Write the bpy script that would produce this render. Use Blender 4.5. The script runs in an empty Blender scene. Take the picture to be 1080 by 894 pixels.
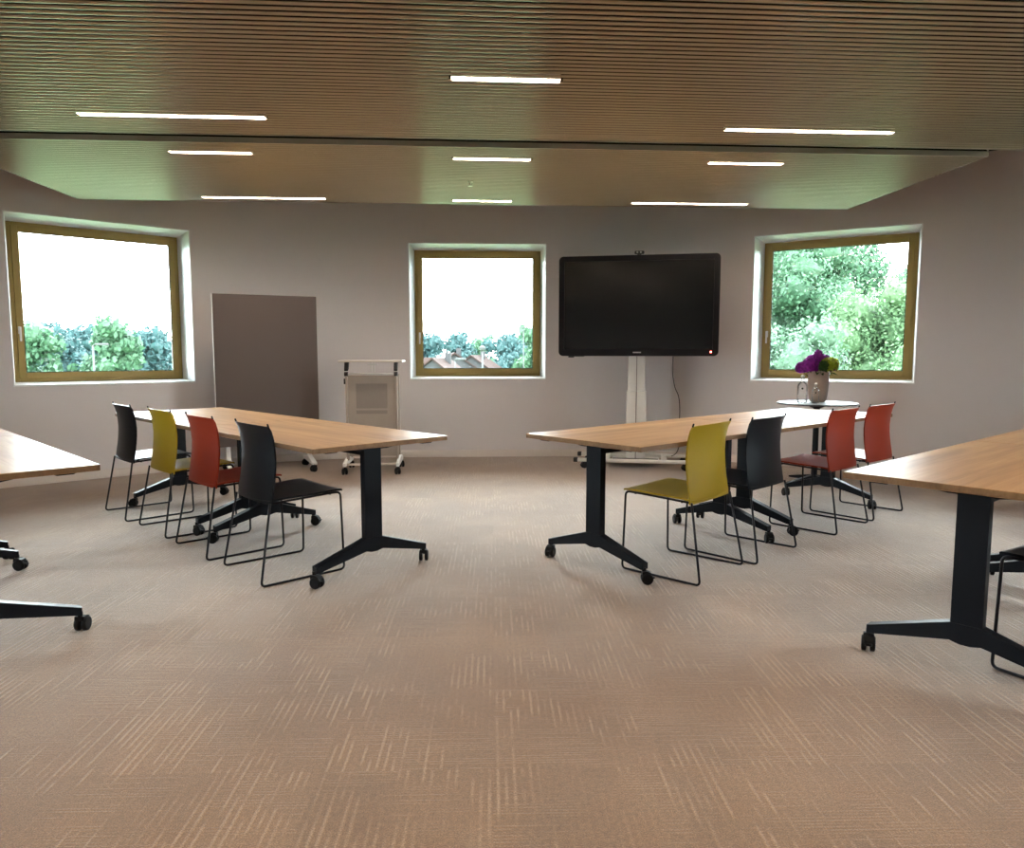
import bpy, bmesh, math, random
from mathutils import Vector, Matrix
import numpy as np
random.seed(7)
S = bpy.context.scene
C = S.collection
PI = math.pi

# ------------------------------------------------------------------ camera, sky, exposure
cam_d = bpy.data.cameras.new('camera')
cam = bpy.data.objects.new('camera', cam_d)
C.objects.link(cam)
cam_d.sensor_fit = 'HORIZONTAL'
cam_d.sensor_width = 36.0
cam_d.lens = 36.0 * 765.0 / 1080.0
cam_d.clip_start = 0.05
cam_d.clip_end = 1000
cam.location = (0, 0, 1.2)
cam.rotation_euler = (PI / 2 - math.radians(5.514), 0, 0)
S.camera = cam

SKY = 9.0
LAMP = 22.0
wd = bpy.data.worlds.new('overcast_sky')
S.world = wd
wd.use_nodes = True
nt = wd.node_tree
bg = nt.nodes['Background']
tc = nt.nodes.new('ShaderNodeTexCoord')
ns = nt.nodes.new('ShaderNodeTexNoise')
ns.inputs['Scale'].default_value = 2.0
ns.inputs['Detail'].default_value = 3.0
cr = nt.nodes.new('ShaderNodeValToRGB')
cr.color_ramp.elements[0].color = (0.84, 0.92, 1.0, 1)
cr.color_ramp.elements[1].color = (0.94, 0.97, 1.0, 1)
nt.links.new(tc.outputs['Generated'], ns.inputs['Vector'])
nt.links.new(ns.outputs['Fac'], cr.inputs['Fac'])
nt.links.new(cr.outputs['Color'], bg.inputs['Color'])
bg.inputs['Strength'].default_value = SKY

S.view_settings.view_transform = 'Standard'
S.view_settings.look = 'None'
S.view_settings.gamma = 1.0
S.view_settings.use_curve_mapping = False
S.view_settings.exposure = 2.25
S.cycles.use_denoising = True
S.cycles.max_bounces = 8
S.cycles.diffuse_bounces = 5
S.cycles.glossy_bounces = 4
S.cycles.transparent_max_bounces = 12
S.cycles.sample_clamp_indirect = 6.0
S.cycles.caustics_reflective = False
S.cycles.caustics_refractive = False

# ------------------------------------------------------------------ materials
def lin(c):
    return tuple(((v / 255) / 12.92 if v / 255 <= 0.04045 else ((v / 255 + 0.055) / 1.055) ** 2.4) for v in c) + (1,)

class NT:
    def __init__(s, name):
        s.m = bpy.data.materials.new(name)
        s.m.use_nodes = True
        s.t = s.m.node_tree
        s.b = s.t.nodes['Principled BSDF']
    def n(s, kind, **kw):
        nd = s.t.nodes.new(kind)
        for k, v in kw.items():
            if k.startswith('i_'):
                nd.inputs[k[2:].replace('_', ' ')].default_value = v
            else:
                setattr(nd, k, v)
        return nd
    def l(s, a, b):
        s.t.links.new(a, b)
    def math(s, op, a, b=None, c=None):
        nd = s.t.nodes.new('ShaderNodeMath')
        nd.operation = op
        for i, v in enumerate((a, b, c)):
            if v is None: continue
            if isinstance(v, (int, float)): nd.inputs[i].default_value = v
            else: s.l(v, nd.inputs[i])
        return nd.outputs[0]
    def mix(s, f, a, b):
        nd = s.t.nodes.new('ShaderNodeMix')
        nd.data_type = 'RGBA'
        for sock, v in ((nd.inputs[0], f), (nd.inputs[6], a), (nd.inputs[7], b)):
            if isinstance(v, (int, float, tuple)): sock.default_value = v
            else: s.l(v, sock)
        return nd.outputs[2]

def plain(name, col, rough=0.5, metal=0.0, var=0.06, scale=30.0, bump=0.0, spec=0.5, coat=0.0):
    """solid colour with a faint noise in tone and, if wanted, a fine grain bump"""
    k = NT(name)
    co = k.n('ShaderNodeTexCoord')
    no = k.n('ShaderNodeTexNoise', i_Scale=scale, i_Detail=3.0)
    k.l(co.outputs['Object'], no.inputs['Vector'])
    a = tuple(c * (1 - var) for c in col[:3]) + (1,)
    b = tuple(min(1, c * (1 + var)) for c in col[:3]) + (1,)
    k.l(k.mix(no.outputs['Fac'], a, b), k.b.inputs['Base Color'])
    k.b.inputs['Roughness'].default_value = rough
    k.b.inputs['Metallic'].default_value = metal
    k.b.inputs['Specular IOR Level'].default_value = spec
    k.b.inputs['Coat Weight'].default_value = coat
    if bump:
        bp = k.n('ShaderNodeBump', i_Strength=bump, i_Distance=0.002)
        k.l(no.outputs['Fac'], bp.inputs['Height'])
        k.l(bp.outputs['Normal'], k.b.inputs['Normal'])
    return k.m

def mat_carpet():
    k = NT('carpet_tiles')
    co = k.n('ShaderNodeTexCoord')
    sp = k.n('ShaderNodeSeparateXYZ')
    rot = k.n('ShaderNodeVectorRotate', rotation_type='Z_AXIS')
    rot.inputs['Angle'].default_value = -math.radians(1.5)
    k.l(co.outputs['Object'], rot.inputs['Vector'])
    k.l(rot.outputs[0], sp.inputs[0])
    x, y = sp.outputs[0], sp.outputs[1]
    T = 0.5
    cid = k.n('ShaderNodeCombineXYZ')
    k.l(k.math('FLOOR', k.math('DIVIDE', x, T)), cid.inputs[0]); k.l(k.math('FLOOR', k.math('DIVIDE', y, T)), cid.inputs[1])
    wn = k.n('ShaderNodeTexWhiteNoise', noise_dimensions='2D'); k.l(cid.outputs[0], wn.inputs['Vector'])
    def rng(v, a, b, c=0.0, d=1.0):
        m = k.n('ShaderNodeMapRange'); m.inputs['From Min'].default_value = a; m.inputs['From Max'].default_value = b
        m.inputs['To Min'].default_value = c; m.inputs['To Max'].default_value = d; k.l(v, m.inputs['Value']); return m.outputs[0]
    def noise(vec, scale, detail=2.0):
        n = k.n('ShaderNodeTexNoise', i_Scale=scale, i_Detail=detail); k.l(vec, n.inputs['Vector']); return n.outputs['Fac']
    def rows(u, v, pitch, duty, length, seed):
        """rows of pale yarn of a given pitch, each row broken into runs of its own"""
        q = k.math('DIVIDE', u, pitch)
        row = k.math('FLOOR', q); fr = k.math('ABSOLUTE', k.math('SUBTRACT', k.math('FRACT', q), 0.5))
        prof = rng(fr, duty * .5 - .12, duty * .5 + .12, 1.0, 0.0)
        vec = k.n('ShaderNodeCombineXYZ'); k.l(k.math('MULTIPLY', row, 3.17), vec.inputs[0]); k.l(k.math('DIVIDE', v, length), vec.inputs[1])
        k.l(k.math('ADD', wn.outputs['Value'], seed), vec.inputs[2])
        return k.math('MULTIPLY', prof, rng(noise(vec.outputs[0], 1.0, 1.0), 0.42, 0.56))
    # patches shift from tile to tile, so they break at the seams
    sh = k.n('ShaderNodeVectorMath', operation='ADD'); k.l(co.outputs['Object'], sh.inputs[0])
    sv = k.n('ShaderNodeVectorMath', operation='SCALE'); k.l(wn.outputs['Color'], sv.inputs[0]); sv.inputs['Scale'].default_value = 0.35; k.l(sv.outputs[0], sh.inputs[1])
    pa = rng(noise(sh.outputs[0], 2.9), 0.42, 0.58)
    pb = rng(noise(sh.outputs[0], 3.7, 1.0), 0.60, 0.42)
    long_rows = k.math('MULTIPLY', rows(x, y, 0.0235, 0.36, 0.19, 0.0), k.math('ADD', 0.12, k.math('MULTIPLY', pa, 0.88)))
    cross = k.math('MULTIPLY', rows(y, x, 0.0125, 0.5, 0.28, 5.0), k.math('MULTIPLY', pb, 0.30))
    fac = k.math('MAXIMUM', long_rows, cross)
    fine = noise(co.outputs['Object'], 260.0)
    mid = noise(co.outputs['Object'], 70.0, 3.0)
    big = noise(sh.outputs[0], 1.6, 3.0)
    base = k.mix(rng(big, .3, .7), (0.160, 0.089, 0.043, 1), (0.238, 0.140, 0.073, 1))
    c = k.mix(k.math('MULTIPLY', fac, 0.46), base, (0.43, 0.295, 0.185, 1))
    f1 = k.math('MULTIPLY', rng(fine, 0.3, 0.7, 0.60, 1.40), rng(mid, 0.3, 0.7, 0.86, 1.14))
    mul = k.n('ShaderNodeVectorMath', operation='SCALE'); k.l(c, mul.inputs[0]); k.l(f1, mul.inputs['Scale'])
    k.l(mul.outputs[0], k.b.inputs['Base Color'])
    k.b.inputs['Roughness'].default_value = 0.95
    k.b.inputs['Specular IOR Level'].default_value = 0.1
    k.b.inputs['Sheen Weight'].default_value = 0.55
    k.b.inputs['Sheen Roughness'].default_value = 0.45
    bp = k.n('ShaderNodeBump', i_Strength=0.5, i_Distance=0.003)
    k.l(k.math('ADD', fac, fine), bp.inputs['Height'])
    k.l(bp.outputs['Normal'], k.b.inputs['Normal'])
    return k.m

def mat_wood(name='oak_laminate', dark=1.0):
    k = NT(name)
    co = k.n('ShaderNodeTexCoord')
    oi = k.n('ShaderNodeObjectInfo')
    off = k.n('ShaderNodeVectorMath', operation='ADD'); k.l(co.outputs['Object'], off.inputs[0])
    sc = k.n('ShaderNodeVectorMath', operation='SCALE'); k.l(oi.outputs['Location'], sc.inputs[0]); sc.inputs['Scale'].default_value = 1.7
    k.l(sc.outputs[0], off.inputs[1])
    mp = k.n('ShaderNodeMapping'); mp.inputs['Scale'].default_value = (0.7, 9.0, 9.0); k.l(off.outputs[0], mp.inputs['Vector'])
    n1 = k.n('ShaderNodeTexNoise', i_Scale=1.2, i_Detail=5.0, i_Roughness=0.6, i_Distortion=0.6); k.l(mp.outputs[0], n1.inputs['Vector'])
    mp2 = k.n('ShaderNodeMapping'); mp2.inputs['Scale'].default_value = (4.0, 150.0, 60.0); k.l(off.outputs[0], mp2.inputs['Vector'])
    n2 = k.n('ShaderNodeTexNoise', i_Scale=1.0, i_Detail=3.0); k.l(mp2.outputs[0], n2.inputs['Vector'])
    ramp = k.n('ShaderNodeValToRGB')
    e = ramp.color_ramp.elements
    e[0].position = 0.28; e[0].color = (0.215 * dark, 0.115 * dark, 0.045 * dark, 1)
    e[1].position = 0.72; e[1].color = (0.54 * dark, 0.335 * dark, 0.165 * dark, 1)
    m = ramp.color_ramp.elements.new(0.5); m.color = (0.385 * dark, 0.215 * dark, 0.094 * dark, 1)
    k.l(k.math('ADD', k.math('MULTIPLY', n1.outputs['Fac'], 0.75), k.math('MULTIPLY', n2.outputs['Fac'], 0.25)), ramp.inputs['Fac'])
    k.l(ramp.outputs['Color'], k.b.inputs['Base Color'])
    k.b.inputs['Roughness'].default_value = 0.40
    k.b.inputs['Specular IOR Level'].default_value = 0.30
    bp = k.n('ShaderNodeBump', i_Strength=0.12, i_Distance=0.001); k.l(n2.outputs['Fac'], bp.inputs['Height']); k.l(bp.outputs['Normal'], k.b.inputs['Normal'])
    return k.m

def mat_glass(name, tint=(0.93, 0.97, 0.96, 1), refl=1.0):
    """thin pane: clear, mirrors more at grazing angles"""
    k = NT(name)
    k.t.nodes.remove(k.b)
    out = k.t.nodes['Material Output']
    fr = k.n('ShaderNodeFresnel', i_IOR=1.45)
    tr = k.n('ShaderNodeBsdfTransparent'); tr.inputs['Color'].default_value = tint
    gl = k.n('ShaderNodeBsdfGlossy'); gl.inputs['Roughness'].default_value = 0.02
    mx = k.n('ShaderNodeMixShader')
    k.l(k.math('MULTIPLY', fr.outputs[0], refl), mx.inputs[0])
    k.l(tr.outputs[0], mx.inputs[1]); k.l(gl.outputs[0], mx.inputs[2]); k.l(mx.outputs[0], out.inputs['Surface'])
    return k.m

def mat_emit(name, col, strength):
    k = NT(name)
    k.b.inputs['Base Color'].default_value = (0.8, 0.8, 0.8, 1)
    k.b.inputs['Emission Color'].default_value = col
    k.b.inputs['Emission Strength'].default_value = strength
    return k.m

def mat_leaf(name, c1, c2, scale=0.6):
    k = NT(name)
    geo = k.n('ShaderNodeNewGeometry')
    co = k.n('ShaderNodeTexCoord')
    no = k.n('ShaderNodeTexNoise', i_Scale=scale, i_Detail=4.0); k.l(co.outputs['Object'], no.inputs['Vector'])
    f = k.math('ADD', k.math('MULTIPLY', no.outputs['Fac'], 0.6), k.math('MULTIPLY', geo.outputs['Random Per Island'], 0.4))
    c = k.mix(f, c1, c2)
    k.l(c, k.b.inputs['Base Color'])
    k.b.inputs['Roughness'].default_value = 0.6
    k.b.inputs['Specular IOR Level'].default_value = 0.2
    tl = k.n('ShaderNodeBsdfTranslucent'); k.l(c, tl.inputs['Color'])
    ad = k.n('ShaderNodeMixShader'); ad.inputs[0].default_value = 0.35
    k.l(k.b.outputs[0], ad.inputs[1]); k.l(tl.outputs[0], ad.inputs[2])
    k.l(ad.outputs[0], k.t.nodes['Material Output'].inputs['Surface'])
    return k.m

M = {}
M['carpet'] = mat_carpet()
M['wall'] = plain('painted_plaster_wall', (0.735, 0.692, 0.690), 0.9, var=0.02, scale=3, bump=0.15, spec=0.15)
M['skirting'] = plain('painted_skirting', (0.70, 0.63, 0.58), 0.5, var=0.02)
M['white'] = plain('white_reveal_paint', (0.86, 0.87, 0.87), 0.55, var=0.02, scale=5)
M['slab'] = plain('black_ceiling_void', (0.012, 0.012, 0.012), 0.95, spec=0.05)
M['slat'] = plain('bronze_ceiling_slat', (0.53, 0.485, 0.425), 0.21, metal=0.40, var=0.04, scale=4, spec=0.9)
M['edge'] = plain('dark_ceiling_edge', (0.36, 0.31, 0.29), 0.6)
M['lamp_body'] = plain('lamp_housing_white', (0.7, 0.66, 0.62), 0.5)
M['lamp'] = mat_emit('lamp_diffuser', (1.0, 0.84, 0.69, 1), LAMP)
M['bronze'] = plain('olive_bronze_window_frame', (0.34, 0.245, 0.075), 0.42, metal=0.2, var=0.05, scale=8)
M['gasket'] = plain('black_rubber', (0.015, 0.015, 0.016), 0.7)
M['glass'] = mat_glass('window_glass')
M['clear'] = mat_glass('bottle_glass', (0.99, 0.995, 0.995, 1), 0.8)
M['handle'] = plain('white_handle', (0.75, 0.76, 0.77), 0.35)
M['wood'] = mat_wood('oak_laminate', 0.93)
M['wood_edge'] = mat_wood('oak_edge_shaded', 0.46)  # same oak, darkened to paint shade onto the sides of the board
M['black_metal'] = plain('black_powder_coat', (0.005, 0.0075, 0.012), 0.42, var=0.1, scale=120, bump=0.1, spec=0.16)
M['black_wire'] = plain('black_steel_rod', (0.005, 0.005, 0.008), 0.4, var=0.05, spec=0.25)
M['rubber'] = plain('black_caster_rubber', (0.006, 0.006, 0.007), 0.55, spec=0.2)
M['sh_black'] = plain('charcoal_shell', (0.0050, 0.0070, 0.011), 0.36, var=0.08, scale=150, bump=0.12, spec=0.16)
M['sh_red'] = plain('brick_red_shell', (0.26, 0.024, 0.007), 0.48, var=0.06, scale=150, bump=0.12, spec=0.2)
M['sh_yellow'] = plain('mustard_yellow_shell', (0.33, 0.225, 0.008), 0.48, var=0.05, scale=150, bump=0.12, spec=0.22)
M['panel'] = plain('taupe_panel_fabric', (0.135, 0.111, 0.105), 0.85, var=0.05, scale=260, bump=0.2, spec=0.2)
M['beige'] = plain('beige_lectern_laminate', (0.40, 0.345, 0.30), 0.5, var=0.03)
M['beige_dark'] = plain('grey_beige_inset', (0.285, 0.25, 0.225), 0.55, var=0.03)
M['beige_light'] = plain('pale_lectern_top', (0.66, 0.60, 0.53), 0.45, var=0.03)
M['grey_light'] = plain('light_grey_paint', (0.68, 0.67, 0.64), 0.4, var=0.03)
M['screen'] = plain('black_screen_glass', (0.004, 0.005, 0.006), 0.14, var=0.02, spec=0.4)
M['bezel'] = plain('black_gloss_bezel', (0.006, 0.006, 0.008), 0.28, var=0.02, spec=0.2)
M['tv_side'] = plain('silver_display_edge', (0.40, 0.38, 0.34), 0.4, metal=0.5)
M['logo'] = plain('silver_mark', (0.45, 0.45, 0.45), 0.35)
M['led'] = mat_emit('red_standby_light', (1.0, 0.06, 0.04, 1), 4.0)
M['cable'] = plain('black_cable', (0.02, 0.02, 0.02), 0.5)
M['table_grey'] = plain('grey_round_top', (0.12, 0.135, 0.15), 0.5, var=0.03, spec=0.15)
M['vase'] = plain('sand_stoneware', (0.42, 0.33, 0.27), 0.55, var=0.06, scale=60, bump=0.1)
M['purple'] = mat_leaf('purple_petals', (0.05, 0.003, 0.08, 1), (0.50, 0.05, 0.56, 1), 40)
M['lime'] = mat_leaf('lime_petals', (0.05, 0.08, 0.005, 1), (0.45, 0.50, 0.03, 1), 40)
M['leafdark'] = mat_leaf('dark_flower_leaves', (0.02, 0.05, 0.01, 1), (0.05, 0.10, 0.02, 1), 20)
M['darkred'] = mat_leaf('dark_berry_petals', (0.06, 0.004, 0.02, 1), (0.16, 0.01, 0.06, 1), 20)
M['stopper'] = plain('white_porcelain_stopper', (0.75, 0.75, 0.74), 0.3)
M['lawn'] = plain('lawn', (0.115, 0.180, 0.090), 0.9, var=0.30, scale=0.6, spec=0.1)
M['bark'] = plain('tree_bark', (0.030, 0.030, 0.024), 0.9, var=0.3, scale=10)
M['roof'] = plain('orange_roof_tiles', (0.0200, 0.0130, 0.0115), 0.8, var=0.12, scale=1.5, spec=0.02)
M['render'] = plain('pale_house_render', (0.026, 0.026, 0.027), 0.8, var=0.05, scale=1, spec=0.02)
M['post'] = plain('white_lamp_post', (0.040, 0.042, 0.042), 0.5, spec=0.02)
M['leaf_far'] = mat_leaf('haze_tinted_foliage', (0.013, 0.036, 0.038, 1), (0.028, 0.064, 0.062, 1), 0.25)  # distance haze mixed into the leaf colour as a teal tint
M['leaf_mid'] = mat_leaf('fresh_green_foliage', (0.018, 0.050, 0.028, 1), (0.044, 0.094, 0.048, 1), 0.3)
M['leaf_near'] = mat_leaf('bright_green_foliage', (0.026, 0.064, 0.030, 1), (0.070, 0.118, 0.052, 1), 0.5)
M['leaf_pale'] = mat_leaf('pale_green_foliage', (0.028, 0.062, 0.040, 1), (0.066, 0.108, 0.068, 1), 0.6)

# ------------------------------------------------------------------ mesh builder
class MB:
    def __init__(s):
        s.v = []; s.f = []; s.sm = []; s.mi = []
        s.X = Matrix.Identity(4); s.cur = 0
    def add(s, vs, fs, smooth=False):
        o = len(s.v)
        s.v += [tuple(s.X @ Vector(p)) for p in vs]
        for f in fs:
            s.f.append(tuple(i + o for i in f)); s.sm.append(smooth); s.mi.append(s.cur)
        return s
    def box(s, x0, x1, y0, y1, z0, z1, b=0.0):
        """box with chamfered vertical and horizontal edges when b > 0"""
        if b <= 0:
            v = [(x, y, z) for z in (z0, z1) for x, y in ((x0, y0), (x1, y0), (x1, y1), (x0, y1))]
            return s.add(v, [(3, 2, 1, 0), (4, 5, 6, 7), (0, 1, 5, 4), (1, 2, 6, 5), (2, 3, 7, 6), (3, 0, 4, 7)])
        def ring(z, i):
            a0, a1, c0, c1 = x0 + i, x1 - i, y0 + i, y1 - i
            k = b * 1.0
            return [(a0 + k, c0, z), (a1 - k, c0, z), (a1, c0 + k, z), (a1, c1 - k, z), (a1 - k, c1, z), (a0 + k, c1, z), (a0, c1 - k, z), (a0, c0 + k, z)]
        rings = [ring(z0, b * .9), ring(z0 + b, 0), ring(z1 - b, 0), ring(z1, b * .9)]
        v = sum(rings, []); f = [tuple(reversed(range(8))), tuple(range(24, 32))]
        for r in range(3):
            for i in range(8):
                j = (i + 1) % 8
                f.append((r * 8 + i, r * 8 + j, r * 8 + 8 + j, r * 8 + 8 + i))
        return s.add(v, f)
    def tube(s, pts, r, n=10, cap=True, closed=False):
        pts = [Vector(p) for p in pts]
        rr = r if isinstance(r, (list, tuple)) else [r] * len(pts)
        vs = []; fs = []
        up = None
        N = len(pts)
        for i, p in enumerate(pts):
            if closed: t = (pts[(i + 1) % N] - pts[i - 1])
            else: t = (pts[min(i + 1, N - 1)] - pts[max(i - 1, 0)])
            t.normalize()
            if up is None:
                up = Vector((0, 0, 1)) if abs(t.z) < 0.9 else Vector((1, 0, 0))
            up = (up - t * up.dot(t)).normalized()
            sd = t.cross(up)
            for k in range(n):
                a = 2 * PI * k / n
                vs.append(p + (up * math.cos(a) + sd * math.sin(a)) * rr[i])
        for i in range(N if closed else N - 1):
            for k in range(n):
                a = i * n + k; b = i * n + (k + 1) % n
                c = ((i + 1) % N) * n + (k + 1) % n; d = ((i + 1) % N) * n + k
                fs.append((a, d, c, b))
        s.add(vs, fs, True)
        if cap and not closed:
            o = len(s.v) - len(vs)
            s.f.append(tuple(o + k for k in range(n))); s.sm.append(False); s.mi.append(s.cur)
            s.f.append(tuple(o + (N - 1) * n + k for k in reversed(range(n)))); s.sm.append(False); s.mi.append(s.cur)
        return s
    def cyl(s, x, y, z0, z1, r0, r1=None, n=24):
        return s.lathe([(r0, z0), (r1 if r1 is not None else r0, z1)], n, x, y, smooth=True, caps=True)
    def lathe(s, prof, n=32, x=0, y=0, smooth=True, caps=True):
        vs = []; fs = []
        for r, z in prof:
            for k in range(n):
                a = 2 * PI * k / n
                vs.append((x + r * math.cos(a), y + r * math.sin(a), z))
        for i in range(len(prof) - 1):
            for k in range(n):
                k2 = (k + 1) % n
                fs.append((i * n + k, i * n + k2, (i + 1) * n + k2, (i + 1) * n + k))
        s.add(vs, fs, smooth)
        if caps:
            o = len(s.v) - len(vs)
            s.f.append(tuple(o + k for k in reversed(range(n)))); s.sm.append(False); s.mi.append(s.cur)
            s.f.append(tuple(o + (len(prof) - 1) * n + k for k in range(n))); s.sm.append(False); s.mi.append(s.cur)
        return s
    def prism(s, poly, a0, a1, axis='y', b=0.0):
        """extrude a 2-D outline; axis y: poly is (x, z); axis x: poly is (y, z); axis z: poly is (x, y)"""
        def P(p, a):
            return {'y': (p[0], a, p[1]), 'x': (a, p[0], p[1]), 'z': (p[0], p[1], a)}[axis]
        n = len(poly)
        if b > 0:
            cx = sum(p[0] for p in poly) / n; cy = sum(p[1] for p in poly) / n
            def sh(p):
                d = math.hypot(p[0] - cx, p[1] - cy) or 1
                return (p[0] - (p[0] - cx) / d * b, p[1] - (p[1] - cy) / d * b)
            inner = [sh(p) for p in poly]
            rings = [(inner, a0), (poly, a0 + b), (poly, a1 - b), (inner, a1)]
        else: rings = [(poly, a0), (poly, a1)]
        v = [P(p, a) for pl, a in rings for p in pl]
        f = [tuple(range(n)), tuple(reversed(range((len(rings) - 1) * n, len(rings) * n)))]
        for r in range(len(rings) - 1):
            for i in range(n):
                j = (i + 1) % n
                f.append((r * n + i, (r + 1) * n + i, (r + 1) * n + j, r * n + j))
        return s.add(v, f)
    def ico(s, c, r, sub=1, jit=0.0, sq=(1, 1, 1)):
        bm = bmesh.new(); bmesh.ops.create_icosphere(bm, subdivisions=sub, radius=1)
        vs = []
        for v in bm.verts:
            q = 1 + random.uniform(-jit, jit)
            vs.append((c[0] + v.co.x * r * q * sq[0], c[1] + v.co.y * r * q * sq[1], c[2] + v.co.z * r * q * sq[2]))
        fs = [tuple(v.index for v in f.verts) for f in bm.faces]
        bm.free()
        return s.add(vs, fs, True)
    def mesh(s, name, mats, fix=True):
        me = bpy.data.meshes.new(name)
        me.from_pydata(s.v, [], s.f)
        if not isinstance(mats, (list, tuple)): mats = [mats]
        for m in mats: me.materials.append(m)
        me.polygons.foreach_set('use_smooth', s.sm)
        me.polygons.foreach_set('material_index', s.mi)
        me.update()
        if fix:
            bm = bmesh.new(); bm.from_mesh(me)
            bmesh.ops.recalc_face_normals(bm, faces=bm.faces)
            bm.to_mesh(me); bm.free()
        return me
    def build(s, name, mats, parent=None, fix=True, **tags):
        o = bpy.data.objects.new(name, s.mesh(name, mats, fix))
        C.objects.link(o)
        if parent: o.parent = parent
        for k, v in tags.items(): o[k] = v
        return o

def thing(name, label, cat, loc=(0, 0, 0), rz=0.0, group=None):
    o = bpy.data.objects.new(name, None); C.objects.link(o)
    o.empty_display_size = 0.1
    o.location = loc; o.rotation_euler = (0, 0, rz)
    o['label'] = label; o['category'] = cat
    if group: o['group'] = group
    return o
def tag(o, label, cat, group=None):
    o['label'] = label; o['category'] = cat
    if group: o['group'] = group
    return o
def dup(root, loc, rz, label=None, mats=None):
    """copy a thing with its parts and sub-parts; mats maps a part name to another material"""
    def cp(o, par):
        c = o.copy(); C.objects.link(c); c.parent = par
        base = o.name.split('.')[0]
        if mats and base in mats:
            c.data = o.data.copy(); c.data.materials[0] = mats[base]
        for ch in o.children: cp(ch, c)
        return c
    r = cp(root, None)
    r.location = loc; r.rotation_euler = (0, 0, rz)
    if label: r['label'] = label
    return r
def rounded(pts, rad, n=6):
    """polyline with its corners rounded"""
    pts = [Vector(p) for p in pts]; out = [pts[0]]
    for i in range(1, len(pts) - 1):
        a, b, c = pts[i - 1], pts[i], pts[i + 1]
        u = (a - b); v = (c - b)
        r = min(rad, u.length * .45, v.length * .45)
        u.normalize(); v.normalize()
        for k in range(n + 1):
            t = k / n
            out.append((b + u * r) * (1 - t) ** 2 + b * 2 * t * (1 - t) + (b + v * r) * t * t)
    out.append(pts[-1])
    return out

# ------------------------------------------------------------------ room plan
# inner face of the curved outer wall, walked clockwise seen from above
ZW = 3.06
WT = 0.5
WIN_Z0, WIN_Z1, WW = 0.903, 2.461, 1.581
def hermite(p0, a0, p1, a1, n=14):
    d = math.dist(p0, p1)
    t0 = (math.cos(a0) * d, math.sin(a0) * d); t1 = (math.cos(a1) * d, math.sin(a1) * d)
    o = []
    for i in range(1, n):
        t = i / n
        h00 = 2 * t ** 3 - 3 * t * t + 1; h10 = t ** 3 - 2 * t * t + t; h01 = -2 * t ** 3 + 3 * t * t; h11 = t ** 3 - t * t
        o.append(tuple(h00 * p0[k] + h10 * t0[k] + h01 * p1[k] + h11 * t1[k] for k in (0, 1)))
    return o
R = math.radians
A_L, A_C, A_R = R(41.14), R(2.58), R(-30.08)
L0 = (-4.486, 6.530); L1 = (L0[0] + WW * math.cos(A_L), L0[1] + WW * math.sin(A_L))
C0 = (-1.183, 8.408); C1 = (C0[0] + WW * math.cos(A_C), C0[1] + WW * math.sin(A_C))
R0 = (2.601, 7.945); R1 = (R0[0] + WW * math.cos(A_R), R0[1] + WW * math.sin(A_R))
SL0 = (-6.25, 1.2); SL1 = (-6.25, 1.2 + WW)
SR0 = (5.95, 2.3 + WW); SR1 = (5.95, 2.3)
path = []   # (x, y, opening starts here)
def leg(p, win=False): path.append((p[0], p[1], win))
BK = -4.0
wins = [('window_added_4', SL0, PI / 2), ('window_1', L0, A_L), ('window_2', C0, A_C), ('window_3', R0, A_R), ('window_added_5', SR0, -PI / 2)]  # both side-wall windows are unseen, added to bring in more daylight
leg((-6.25, BK)); leg(SL0, True); leg(SL1)
for p in [(-6.25, 3.2)]: leg(p)
for p in hermite((-6.25, 3.2), PI / 2, (L0[0] - .35 * math.cos(A_L), L0[1] - .35 * math.sin(A_L)), A_L): leg(p)
leg((L0[0] - .35 * math.cos(A_L), L0[1] - .35 * math.sin(A_L)))
leg(L0, True); leg(L1)
for p in hermite(L1, A_L, C0, A_C): leg(p)
leg(C0, True); leg(C1)
for p in hermite(C1, A_C, R0, A_R): leg(p)
leg(R0, True); leg(R1)
R2 = (R1[0] + .5 * math.cos(A_R), R1[1] + .5 * math.sin(A_R)); leg(R2)
for p in hermite(R2, A_R, (5.95, 4.3), -PI / 2, 18): leg(p)
leg((5.95, 4.3)); leg(SR0, True); leg(SR1); leg((5.95, BK))

def wall_mesh(z0, z1, off, mb, closed_open=True):
    pass

def offset_pts(d):
    n = len(path); out = []
    for i in range(n):
        ds = []
        for a, b in ((i - 1, i), (i, i + 1)):
            if 0 <= a and b < n:
                dx, dy = path[b][0] - path[a][0], path[b][1] - path[a][1]; l = math.hypot(dx, dy)
                ds.append((-dy / l, dx / l))
        nx = sum(q[0] for q in ds) / len(ds); ny = sum(q[1] for q in ds) / len(ds); l = math.hypot(nx, ny)
        k = 1 / l if len(ds) > 1 else 1
        out.append((path[i][0] + nx / l * d * k, path[i][1] + ny / l * d * k))
    return out
inner = [(p[0], p[1]) for p in path]
outer = offset_pts(WT)
ZS = (0, WIN_Z0, WIN_Z1, ZW)
NP = len(path)
w = MB()
w.v = [(p[0], p[1], z) for p in inner for z in ZS] + [(p[0], p[1], z) for p in outer for z in ZS]
def wf(q, sm):
    w.f.append(q); w.sm.append(sm); w.mi.append(0)
for i in range(NP - 1):
    for k in range(3):
        if path[i][2] and k == 1: continue
        a, b2 = i * 4 + k, (i + 1) * 4 + k
        wf((a, a + 1, b2 + 1, b2), True)
        a += NP * 4; b2 += NP * 4
        wf((a, b2, b2 + 1, a + 1), True)
for i in range(NP - 1):      # thickness shown in the openings, with vertices of its own so edges stay crisp
    if path[i][2]:
        for z in (WIN_Z0, WIN_Z1): w.add([(*inner[i], z), (*inner[i + 1], z), (*outer[i + 1], z), (*outer[i], z)], [(0, 1, 2, 3)])
        for p, q in ((inner[i], outer[i]), (inner[i + 1], outer[i + 1])):
            w.add([(*p, WIN_Z0), (*q, WIN_Z0), (*q, WIN_Z1), (*p, WIN_Z1)], [(0, 1, 2, 3)])
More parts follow.
